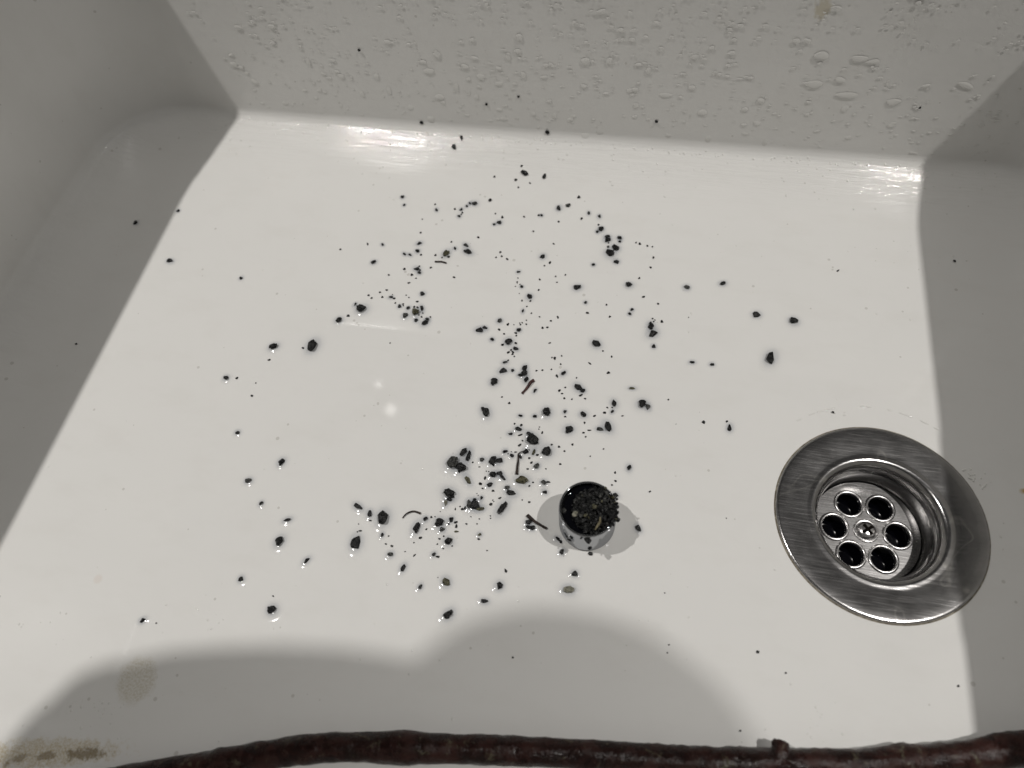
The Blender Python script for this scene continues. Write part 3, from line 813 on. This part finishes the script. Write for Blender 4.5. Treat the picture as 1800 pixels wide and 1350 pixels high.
-110.7,231.8,0.0,0,1.1,1.2,7,n
-107.0,217.5,0.0,0,1.1,1.2,7,n
-93.3,227.7,0.0,0,1.1,1.2,7,n
-51.0,167.6,0.0,0,1.0,1.0,8,n
-19.6,247.9,0.0,0,1.1,1.2,7,n
6.2,237.0,0.0,0,1.0,1.2,7,n
14.3,202.5,0.0,0,1.0,1.1,7,n
-24.8,122.6,0.0,0,0.9,0.9,8,n
-19.0,120.5,0.0,0,0.9,0.9,8,n
-10.9,128.5,0.0,0,0.9,0.9,8,n
-57.3,109.4,0.0,0,0.9,0.9,9,n
-31.2,102.4,0.0,0,0.9,0.8,9,n
-54.3,82.1,0.0,0,0.9,0.8,9,n
-26.1,34.2,0.0,0,0.8,0.7,10,n
-40.3,247.6,0.0,0,1.1,1.2,7,n
-4.2,170.3,0.0,0,1.1,0.8,96,n
-50.7,98.3,0.0,0,0.9,0.8,9,n
-85.5,68.6,0.0,0,0.9,0.7,9,n
-24.0,148.0,0.0,0,1.2,0.7,8,n
30.8,48.4,0.0,0,0.7,0.6,10,n
2.9,108.1,0.0,0,0.8,0.8,9,n
-99.9,210.0,0.0,0,1.2,1.0,7,n
-36.0,182.2,0.0,0,1.1,0.9,8,n
-60.2,87.7,0.0,0,1.1,0.6,88,n
-19.3,145.9,0.0,0,0.8,0.9,8,n
-119.1,193.6,0.0,0,1.0,1.0,7,n
-91.7,247.8,0.0,0,1.0,1.2,7,n
-52.3,239.5,0.0,0,1.0,1.1,7,n
-105.1,207.8,0.0,0,1.0,1.1,7,n
-120.3,202.8,0.0,0,1.0,1.1,7,n
-68.3,220.6,0.0,0,1.0,1.1,7,n
-65.5,221.6,0.0,0,1.0,1.1,7,n
-43.2,218.5,0.0,0,0.9,1.0,7,n
-50.6,196.0,0.0,0,0.9,1.0,7,n
-44.9,189.3,0.0,0,0.9,1.0,7,n
-46.3,182.7,0.0,0,0.9,1.0,8,n
-112.6,186.6,0.0,0,1.0,1.0,7,n
-108.6,186.6,0.0,0,1.0,1.0,7,n
-97.5,180.2,0.0,0,0.9,1.0,7,n
-93.2,180.7,0.0,0,0.9,1.0,7,n
-118.7,193.7,0.0,0,1.0,1.0,7,n
8.6,236.8,0.0,0,0.9,1.1,7,n
-9.9,198.8,0.0,0,0.9,1.0,7,n
12.5,193.6,0.0,0,0.9,0.9,8,n
-8.5,172.8,0.0,0,0.9,0.9,8,n
-30.7,159.8,0.0,0,0.9,0.9,8,n
22.9,151.6,0.0,0,0.8,0.8,8,n
-51.3,161.8,0.0,0,0.9,0.9,8,n
-42.5,130.1,0.0,0,0.8,0.8,8,n
-37.7,122.6,0.0,0,0.8,0.8,8,n
-2.6,123.9,0.0,0,0.8,0.8,8,n
-30.0,104.2,0.0,0,0.8,0.7,9,n
-58.6,89.1,0.0,0,0.8,0.7,9,n
-61.5,81.0,0.0,0,0.8,0.7,9,n
-62.5,75.6,0.0,0,0.8,0.7,9,n
-64.4,72.0,0.0,0,0.8,0.7,9,n
-85.2,72.0,0.0,0,0.8,0.7,9,n
-43.5,203.2,0.0,0,1.0,0.9,7,n
-50.6,142.5,0.0,0,0.9,0.8,8,n
-61.5,70.5,0.0,0,0.9,0.6,9,n
-76.8,66.8,0.0,0,0.9,0.5,9,n
-54.0,107.7,0.0,0,1.0,0.5,9,n
-92.1,246.7,0.0,0,0.9,1.0,7,n
-74.1,249.1,0.0,0,0.9,1.0,7,n
30.4,45.5,0.0,0,0.6,0.5,10,n
-168.8,22.9,0.0,0,0.7,0.6,10,n
-95.7,217.1,0.0,0,0.9,1.0,7,n
-106.1,210.2,0.0,0,0.9,1.0,7,n
-36.6,212.5,0.0,0,0.8,0.9,7,n
-40.7,187.7,0.0,0,0.8,0.9,7,n
-48.3,183.3,0.0,0,0.8,0.9,8,n
-49.0,182.1,0.0,0,0.8,0.9,8,n
-13.2,236.6,0.0,0,0.9,1.0,7,n
0.4,238.4,0.0,0,0.9,1.0,7,n
-31.9,213.9,0.0,0,0.8,0.9,7,n
-27.0,167.6,0.0,0,0.8,0.8,8,n
-26.8,163.1,0.0,0,0.8,0.8,8,n
-23.0,151.3,0.0,0,0.8,0.8,8,n
-48.8,164.3,0.0,0,0.8,0.8,8,n
-7.8,119.7,0.0,0,0.7,0.7,9,n
-25.6,111.1,0.0,0,0.7,0.7,9,n
-45.1,87.0,0.0,0,0.7,0.6,9,n
-58.1,72.1,0.0,0,0.7,0.6,9,n
-43.7,72.6,0.0,0,0.7,0.6,9,n
-74.1,71.0,0.0,0,0.7,0.6,9,n
-106.0,202.6,0.0,0,1.0,0.8,7,n
-35.5,209.1,0.0,0,0.9,0.8,7,n
-1.1,144.2,0.0,0,0.8,0.7,8,n
-112.0,240.9,0.0,0,0.8,0.9,7,n
-55.0,209.1,0.0,0,0.8,0.8,7,n
-53.3,205.5,0.0,0,0.8,0.8,7,n
-47.7,192.8,0.0,0,0.7,0.8,7,n
-46.6,184.9,0.0,0,0.7,0.8,8,n
-108.1,185.5,0.0,0,0.8,0.8,7,n
-108.3,191.8,0.0,0,0.8,0.8,7,n
-106.6,190.6,0.0,0,0.8,0.8,7,n
-97.5,182.4,0.0,0,0.8,0.8,7,n
-99.1,181.1,0.0,0,0.8,0.8,7,n
-109.1,163.5,0.0,0,0.7,0.8,8,n
13.6,193.0,0.0,0,0.7,0.8,8,n
13.1,192.0,0.0,0,0.7,0.8,8,n
-31.3,166.0,0.0,0,0.7,0.7,8,n
-18.6,156.9,0.0,0,0.7,0.7,8,n
-55.9,147.8,0.0,0,0.7,0.7,8,n
-42.9,115.6,0.0,0,0.7,0.6,8,n
-34.1,118.7,0.0,0,0.7,0.6,8,n
-33.2,95.9,0.0,0,0.6,0.6,9,n
-45.4,93.9,0.0,0,0.6,0.6,9,n
-68.0,83.1,0.0,0,0.6,0.6,9,n
-53.1,85.4,0.0,0,0.6,0.6,9,n
-49.4,85.0,0.0,0,0.6,0.6,9,n
-49.9,82.8,0.0,0,0.6,0.6,9,n
-44.8,86.0,0.0,0,0.6,0.6,9,n
-98.7,71.7,0.0,0,0.6,0.6,9,n
27.8,67.2,0.0,0,0.6,0.5,9,n
-167.0,133.4,0.0,0,0.7,0.7,8,n
-49.5,182.9,0.0,0,0.6,0.7,8,n
-52.1,181.6,0.0,0,0.6,0.7,8,n
-31.4,130.1,0.0,0,0.6,0.6,8,n
-31.5,129.1,0.0,0,0.6,0.6,8,n
-41.6,116.7,0.0,0,0.6,0.5,8,n
-50.6,106.2,0.0,0,0.6,0.5,9,n
-49.6,106.2,0.0,0,0.6,0.5,9,n
-44.9,93.3,0.0,0,0.6,0.5,9,n
-52.7,95.7,0.0,0,0.6,0.5,9,n
-52.0,95.0,0.0,0,0.6,0.5,9,n
-99.1,75.0,0.0,0,0.6,0.5,9,n
-61.1,58.8,0.0,0,0.5,0.5,9,n
49.8,100.9,0.0,0,0.5,0.5,9,n
29.0,196.5,0.0,0,0.5,0.6,7,n
-55.3,203.9,0.0,0,0.6,0.6,7,n
-52.7,199.9,0.0,0,0.6,0.6,7,n
-115.2,191.2,0.0,0,0.6,0.6,7,n
-66.3,85.6,0.0,0,0.5,0.4,9,n
-12.8,75.2,0.0,0,0.4,0.3,9,n
27.0,140.1,0.0,0,0.4,0.4,8,n"""
DROPS = "-163.0,298.3,39.7,2,5.4,4.0,-35 -138.3,298.3,32.6,2,3.0,8.0,0 -143.2,298.3,41.1,2,3.6,5.3,0 -178.9,298.3,47.6,2,2.7,6.3,0 -128.4,298.4,22.3,2,4.3,5.3,-30 -118.1,298.3,15.5,2,5.7,5.4,-25 -113.9,298.3,46.1,2,8.3,4.2,0 -215.2,298.3,32.5,2,5.0,5.2,-30 -222.9,298.3,43.0,2,5.3,4.7,-20 -154.1,298.3,29.2,2,3.0,6.3,10 -210.8,298.3,65.3,2,4.8,3.6,-15 -110.8,298.3,30.7,2,6.5,5.2,0 -107.8,298.3,56.0,2,3.8,5.8,0 -12.9,298.4,69.5,2,4.1,3.1,0 -33.2,298.0,12.0,1,5.8,5.2,0 -25.4,298.4,15.1,2,5.2,6.0,-35 30.6,298.3,15.3,2,3.9,5.6,0 52.5,298.4,27.0,2,4.5,4.2,-15 58.9,298.3,16.0,2,2.9,6.5,0 25.0,298.3,31.8,2,5.6,5.0,0 5.8,298.4,40.5,2,8.0,3.7,0 -3.8,298.3,53.8,2,3.6,5.2,0 16.7,298.4,62.4,2,4.8,3.6,0 -8.1,298.3,33.3,2,3.4,4.6,0 -22.7,298.3,57.9,2,4.2,4.8,0 -34.1,298.3,57.1,2,5.1,5.6,0 -11.8,298.4,41.9,2,4.3,3.7,0 71.4,298.3,66.7,2,7.8,5.6,0 87.8,298.4,66.0,2,9.1,4.5,0 93.9,298.3,65.0,2,7.3,2.9,12 72.6,298.4,51.6,2,10.5,5.3,0 83.2,298.3,54.8,2,6.2,4.1,-15 88.7,298.3,46.8,2,13.8,4.2,0 90.2,298.4,39.1,2,3.8,5.9,0 110.1,298.3,44.6,2,8.3,4.7,0 136.5,298.4,55.5,2,9.6,3.8,-20 114.1,298.3,31.3,2,4.6,3.5,0 136.8,297.0,10.1,1,3.4,2.7,25 -87.0,298.4,44.6,2,6.0,4.6,-15 -64.9,298.3,47.1,2,3.1,5.8,0 -100.5,298.3,37.5,2,2.9,7.3,0 -77.9,298.4,41.1,2,5.7,3.8,5 -90.6,298.3,32.2,2,2.9,4.7,0 -49.6,298.3,23.5,2,2.9,6.0,0 -61.1,298.3,23.7,2,3.5,4.3,0 -65.7,298.3,68.0,2,4.2,4.8,0 -72.0,298.4,56.9,2,3.7,4.9,0 -94.6,298.3,50.1,2,5.0,4.2,-15 -108.3,298.3,56.3,2,3.1,5.8,0 -88.9,298.3,65.2,2,3.0,3.2,0 -39.7,298.3,76.6,2,2.9,3.1,0 32.3,298.4,72.1,2,2.9,2.7,0 44.0,298.3,79.6,2,3.2,2.3,10 98.3,298.3,83.8,2,2.7,2.0,0 158.6,298.3,28.4,2,2.7,2.3,0 48.1,298.3,20.2,2,4.5,2.6,0"
rg = random.Random(11); rest_v, rest_f = [], []
for i, row in enumerate(GRAINS.strip().split('\n')):
    c = row.split(',', 8)
    x, y, z, k, L, Wd, a, t = float(c[0]), float(c[1]), float(c[2]), int(c[3]), float(c[4]), float(c[5]), int(c[6]), c[7]
    big = L*Wd > 7.5
    L *= 1.05; Wd *= 1.01
    H = min(L, Wd)*rg.uniform(.62, .85)
    # the grain's own height shifts its outline away from the viewer
    if k == 0: y -= H*.28
    sh = rg.choice(BIGS) if (big and rg.random() < .6) else (rg.choice(SHAPES[10:]) if big else rg.choice(SHAPES))
    if k == 2: M = Matrix.Translation((x, y+.1, z)) @ Matrix.Rotation(math.pi/2, 4, 'X') @ Matrix.Rotation(math.radians(a), 4, 'Z')
    elif k == 1:
        M = Matrix.Translation((x, y, z-.05)) @ Matrix.Rotation(slope_at(y), 4, 'X') @ Matrix.Rotation(math.radians(a), 4, 'Z')
    else: M = Matrix.Translation((x, y, z-.04*H)) @ Matrix.Rotation(math.radians(a), 4, 'Z')
    S = Matrix.Diagonal((L, Wd*(-1 if rg.random() < .5 else 1), H, 1))
    if i >= 300:
        o = len(rest_v); W2 = M @ Matrix.Diagonal((L, Wd, H, 1))
        rest_v += [W2 @ q.co for q in sh.vertices]; rest_f += [[q+o for q in p.vertices] for p in sh.polygons]
        continue
    lab = c[8]; grp = None
    if lab in SHARED: grp = lab and 'specks: '+SHARED[lab]; lab = SHARED[lab]
    nm = 'pebble' if L*Wd > 5 else 'grain'
    ob = bpy.data.objects.new(nm, toned(sh, TONE.get(t, M_BLACK)))
    link(ob, label=lab, cat='pebble' if nm == 'pebble' else 'grain', group=grp)
    T = Matrix.Scale(MM, 4) @ M @ Matrix.Diagonal((L, Wd, H, 1))
    ob.matrix_world = T
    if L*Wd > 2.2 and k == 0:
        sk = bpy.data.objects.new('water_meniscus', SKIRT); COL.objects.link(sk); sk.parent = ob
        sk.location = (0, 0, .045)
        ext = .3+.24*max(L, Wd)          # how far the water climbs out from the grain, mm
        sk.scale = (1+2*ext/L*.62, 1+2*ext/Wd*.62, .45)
mesh_obj('fine_grit', mk('fine_grit', rest_v, rest_f, False), M_BLACK, label='finest black specks of grit dusted over the sink floor', cat='grit', kind='stuff')

# grains clinging to the aerator cap
for (x, y, z, L, Wd, H, a, lab, sd) in (
    (1.6, -11.6, 17.9, 2.9, 2.2, 1.6, -35, 'black pebble clinging to the chrome cap just under its front rim', 31),
    (2.9, -11.9, .0, 1.8, 1.6, 1.5, 10, 'small black grain at the front foot of the chrome cap', 32),
    (-5.8, -10.5, 10, 1.0, 2.2, .9, 80, 'thin black grain stuck on the left front of the chrome cap', 33),
    (11.6, -1.8, 17.2, 2.2, 1.8, 2.2, 30, 'black grain hanging on the right rim of the chrome cap', 34),
    (-1.2, -11.5, 18.4, .8, .8, .6, 0, 'tiny black speck on the front of the chrome cap', 35)):
    o = mesh_obj('grain', from_bm('grain', hull(18, 700+sd, .3)), M_BLACK, (AX+x, AY+y, z), label=lab, cat='grain')
    o.scale = (L*MM, Wd*MM, H*MM); o.rotation_euler = (.5 if z > 1 else 0, 0, math.radians(a))

# twigs
def twig(pts, r, mat, lab, jit=.5, fork=None):
    t = empty('twig', (0, 0, 0), label=lab, cat='twig')
    P = curve(pts, 7); v, f = tube(P, r, 8, jit)
    mesh_obj('stem', mk('stem', v, f), mat, parent=t)
    if fork:
        v, f = tube(curve(fork, 6), lambda q: .34*(1-.6*q), 7, jit); mesh_obj('side_shoot', mk('side_shoot', v, f), mat, parent=t)
twig([(-98.7, 213.6, .5), (-95.6, 213.9, .6), (-92.6, 213.5, .5)], .42, M_TWIG, 'short straight black twig in the upper left of the spill', .3)
twig([(-41.9, 145.2, .5), (-40.2, 147.9, .7), (-39.1, 150.6, .9), (-37.7, 152.6, .7)], lambda t: .42+.42*t, M_RTWIG, 'reddish-brown forked twig in the centre of the spill', .7,
     [(-40.3, 147.6, .6), (-41.1, 146.1, .5), (-41.2, 144.9, .4)])
twig([(-37.3, 106.4, .7), (-37.6, 109.5, .8), (-37.9, 112.5, .9), (-38.3, 115.6, .8)], lambda t: .62-.36*t, M_TWIG, 'long thin grey-brown twig standing above the olive pebble', .5,
     [(-38.3, 115.5, .8), (-37.6, 116.6, .8), (-36.3, 117.6, .6)])
twig([(-81.3, 80.2, .4), (-80.3, 82.0, .6), (-78.6, 83.2, .7), (-76.8, 83.7, .7), (-74.2, 83.3, .5)], lambda t: .26+.18*t, M_TWIG, 'thin curved twig arching over the bean-shaped pebble', .4)
twig([(-30.0, 89.3, .7), (-27.0, 87.4, 1.0), (-24.0, 86.1, .9), (-21.2, 85.1, .8)], lambda t: .75-.28*t, M_TWIG, 'black stubby twig with grains stuck to it, left of the chrome cap', .6)

# ---------------------------------------------------------------- water
def dome(seed=0, ns=18, nr=5, sag=.3, wob=.14):
    rd = random.Random(seed); ph = [rd.uniform(0, 6.28) for _ in range(3)]
    vs, fs = [], []
    for j in range(nr+1):
        t = j/nr
        for i in range(ns):
            a = 2*math.pi*i/ns; w = 1+wob*(math.sin(2*a+ph[0])*.5+math.sin(3*a+ph[1])*.5)
            r = .5*w*math.sin(t*math.pi/2) if j else .004
            x, y = r*math.cos(a), r*math.sin(a)-.20*(1-t*t)
            zz = .5*math.cos(t*math.pi/2)**.8
            vs.append((x, y, zz))
    for j in range(nr):
        for i in range(ns): fs.append((j*ns+i, (j+1)*ns+i, (j+1)*ns+(i+1) % ns, j*ns+(i+1) % ns))
    return vs, fs
DM = []
for k in range(8):
    v, f = dome(k); me = mk('water_drop_%d' % k, [(a*1000, b*1000, c*1000) for a, b, c in v], f); me.materials.append(M_DROP); DM.append((me, v, f))
def wall_matrix(x, y, z, k, a):
    if k == 2: R = Matrix.Rotation(math.pi/2, 4, 'X')
    elif k == 1: R = Matrix.Rotation(slope_at(y), 4, 'X')
    else: R = Matrix.Identity(4)
    return Matrix.Translation((x, y, z)) @ R @ Matrix.Rotation(math.radians(a), 4, 'Z')
ORD = ('first', 'second', 'third', 'fourth', 'fifth', 'sixth', 'seventh', 'eighth', 'ninth', 'tenth', 'eleventh', 'twelfth', 'thirteenth', 'fourteenth', 'fifteenth', 'sixteenth', 'seventeenth', 'eighteenth', 'nineteenth', 'twentieth', 'twenty-first', 'twenty-second', 'twenty-third', 'twenty-fourth', 'twenty-fifth', 'twenty-sixth', 'twenty-seventh', 'twenty-eighth', 'twenty-ninth', 'thirtieth')
dpos = [[float(q) for q in e.split(',')] for e in DROPS.split()]
def drow(d): return 'upper' if d[2] > 62 else 'middle' if d[2] > 45 else 'lower'
def dshape(d): return 'wide' if d[4] > 1.35*d[5] else 'long upright' if d[5] > 1.35*d[4] else 'round'
def dlabel(d):
    same = sorted([q for q in dpos if drow(q) == drow(d)])
    return '%s clear water drop on the back wall, %s from left in the %s row' % (dshape(d), ORD[same.index(d)], drow(d))
for i, e in enumerate(DROPS.split()):
    x, y, z, k, w, h, a = [float(q) for q in e.split(',')]
    o = bpy.data.objects.new('water_drop', DM[i % 8][0])
    link(o, label=dlabel(dpos[i]), cat='water drop', group='large water drops on the back wall')
    o.matrix_world = Matrix.Scale(MM, 4) @ wall_matrix(x, y, z, int(k), a) @ Matrix.Diagonal((w*.76, h*.72, .12*min(w, h), 1))
rd = random.Random(21); dv, df = [], []
def add_drop(x, y, z, k, w, h, c, a=0):
    me, v, f = rd.choice(DM); o = len(dv); M = wall_matrix(x, y, z, k, a) @ Matrix.Diagonal((w, h, c, 1))
    dv.extend([M @ Vector(q) for q in v]); df.extend([[q+o for q in g] for g in f])
for _ in range(1650):
    x = rd.uniform(-240, 211); z = rd.uniform(12, 118)
    if x < -205 and rd.random() < .6: continue
    if noise.noise((x*.03, z*.05, 4)) < -.18 and rd.random() < .75: continue
    w = rd.uniform(.6, 1.6)*(1.7 if rd.random() < .16 else 1)
    if z < ZT: continue
    else: add_drop(x, YB, z, 2, w*rd.uniform(.9, 1.6), w*rd.uniform(.6, 1.1), w*.17, rd.uniform(-20, 20))
for _ in range(330):   # beads along the rounded corner
    x = rd.uniform(-296, 205); th = math.radians(rd.triangular(4, 50, 24)); s_, z_ = sweep(th)
    w = rd.uniform(.5, 1.25); add_drop(x, YB-INS+s_, z_, 1, w, w*rd.uniform(.8, 1.3), w*.5)
for cx, cy, r, nn in ((147, 133, 5, 26), (147.8, 104, 7, 12), (140, 98, 6, 8), (84, 31, 9, 16), (-184, -10, 9, 16), (-174, -10, 6, 10), (-219, 13, 9, 8), (-204, -26, 8, 10), (-149, 28, 6, 9), (153, 241, 12, 8), (118, 252, 14, 9), (50, 248, 30, 14), (-120, 250, 60, 16), (-60, 140, 150, 60), (100, 153, 8, 6), (0, 20, 90, 24), (-140, 0, 60, 24)):
    for _ in range(nn):
        q = rd.gauss(0, r*.6), rd.gauss(0, r*.5)
        x, y = cx+q[0], cy+q[1]
        if y > YB-INS-1 or x < XL+INS or x > XR-INS or math.hypot(x-DX, y-DY) < 42: continue
        w = rd.uniform(.35, .95); add_drop(x, y, 0, 0, w, w*rd.uniform(.7, 1.4), w*.4, rd.uniform(0, 180))
for i in range(22):    # water line in the dished rim above the drain
    a = math.radians(rd.uniform(60, 128)); add_drop(DX+50.3*math.cos(a), DY+50.3*math.sin(a), -.25, 0, rd.uniform(1, 3.2), .8, .35, math.degrees(a)+90)
mesh_obj('water_beads', mk('water_beads', dv, df), M_DROP, label='countless small water beads on the back wall and floor of the sink', cat='water', kind='stuff')

# ---------------------------------------------------------------- the photographer, whose shadow falls across the front
def person():
    J = {'pelvis': (-345, -560, -60), 'waist': (-335, -450, 140), 'chest': (-305, -230, 380), 'neck0': (-290, -120, 480), 'neck1': (-272, -5, 515), 'head0': (-250, 9, 560), 'head1': (-254, 64, 566),
         'shm': (-290, -7, 476), 'shl': (-313, -12, 472), 'ell': (-288, -200, 300), 'hal': (-300, -170, 110), 'shr': (-150, -200, 420), 'elr': (-40, -300, 200), 'har': (-80, -170, 180)}
    Rr = {'pelvis': 150, 'waist': 135, 'chest': 125, 'neck0': 80, 'neck1': 56, 'head0': 54, 'head1': 32, 'shm': 62, 'shl': 54, 'ell': 44, 'hal': 30, 'shr': 58, 'elr': 42, 'har': 30}
    E = [('pelvis', 'waist'), ('waist', 'chest'), ('chest', 'neck0'), ('neck0', 'shm'), ('shm', 'neck1'), ('neck1', 'head0'), ('head0', 'head1'), ('shm', 'shl'), ('shl', 'ell'), ('ell', 'hal'), ('neck0', 'shr'), ('shr', 'elr'), ('elr', 'har')]
    names = list(J); me = bpy.data.meshes.new('person')
    me.from_pydata([[c*MM for c in J[k]] for k in names], [(names.index(a), names.index(b)) for a, b in E], [])
    o = mesh_obj('person', me, M_CLOTH, label='person in dark clothes leaning over the front of the sink, seen only by their shadow', cat='person')
    sk = o.modifiers.new('skin', 'SKIN')
    for i, k in enumerate(names): me.skin_vertices[0].data[i].radius = (Rr[k]*MM, Rr[k]*MM)
    me.skin_vertices[0].data[0].use_root = True
    o.modifiers.new('sub', 'SUBSURF').levels = 2; o.modifiers['sub'].render_levels = 2
    return o
person()
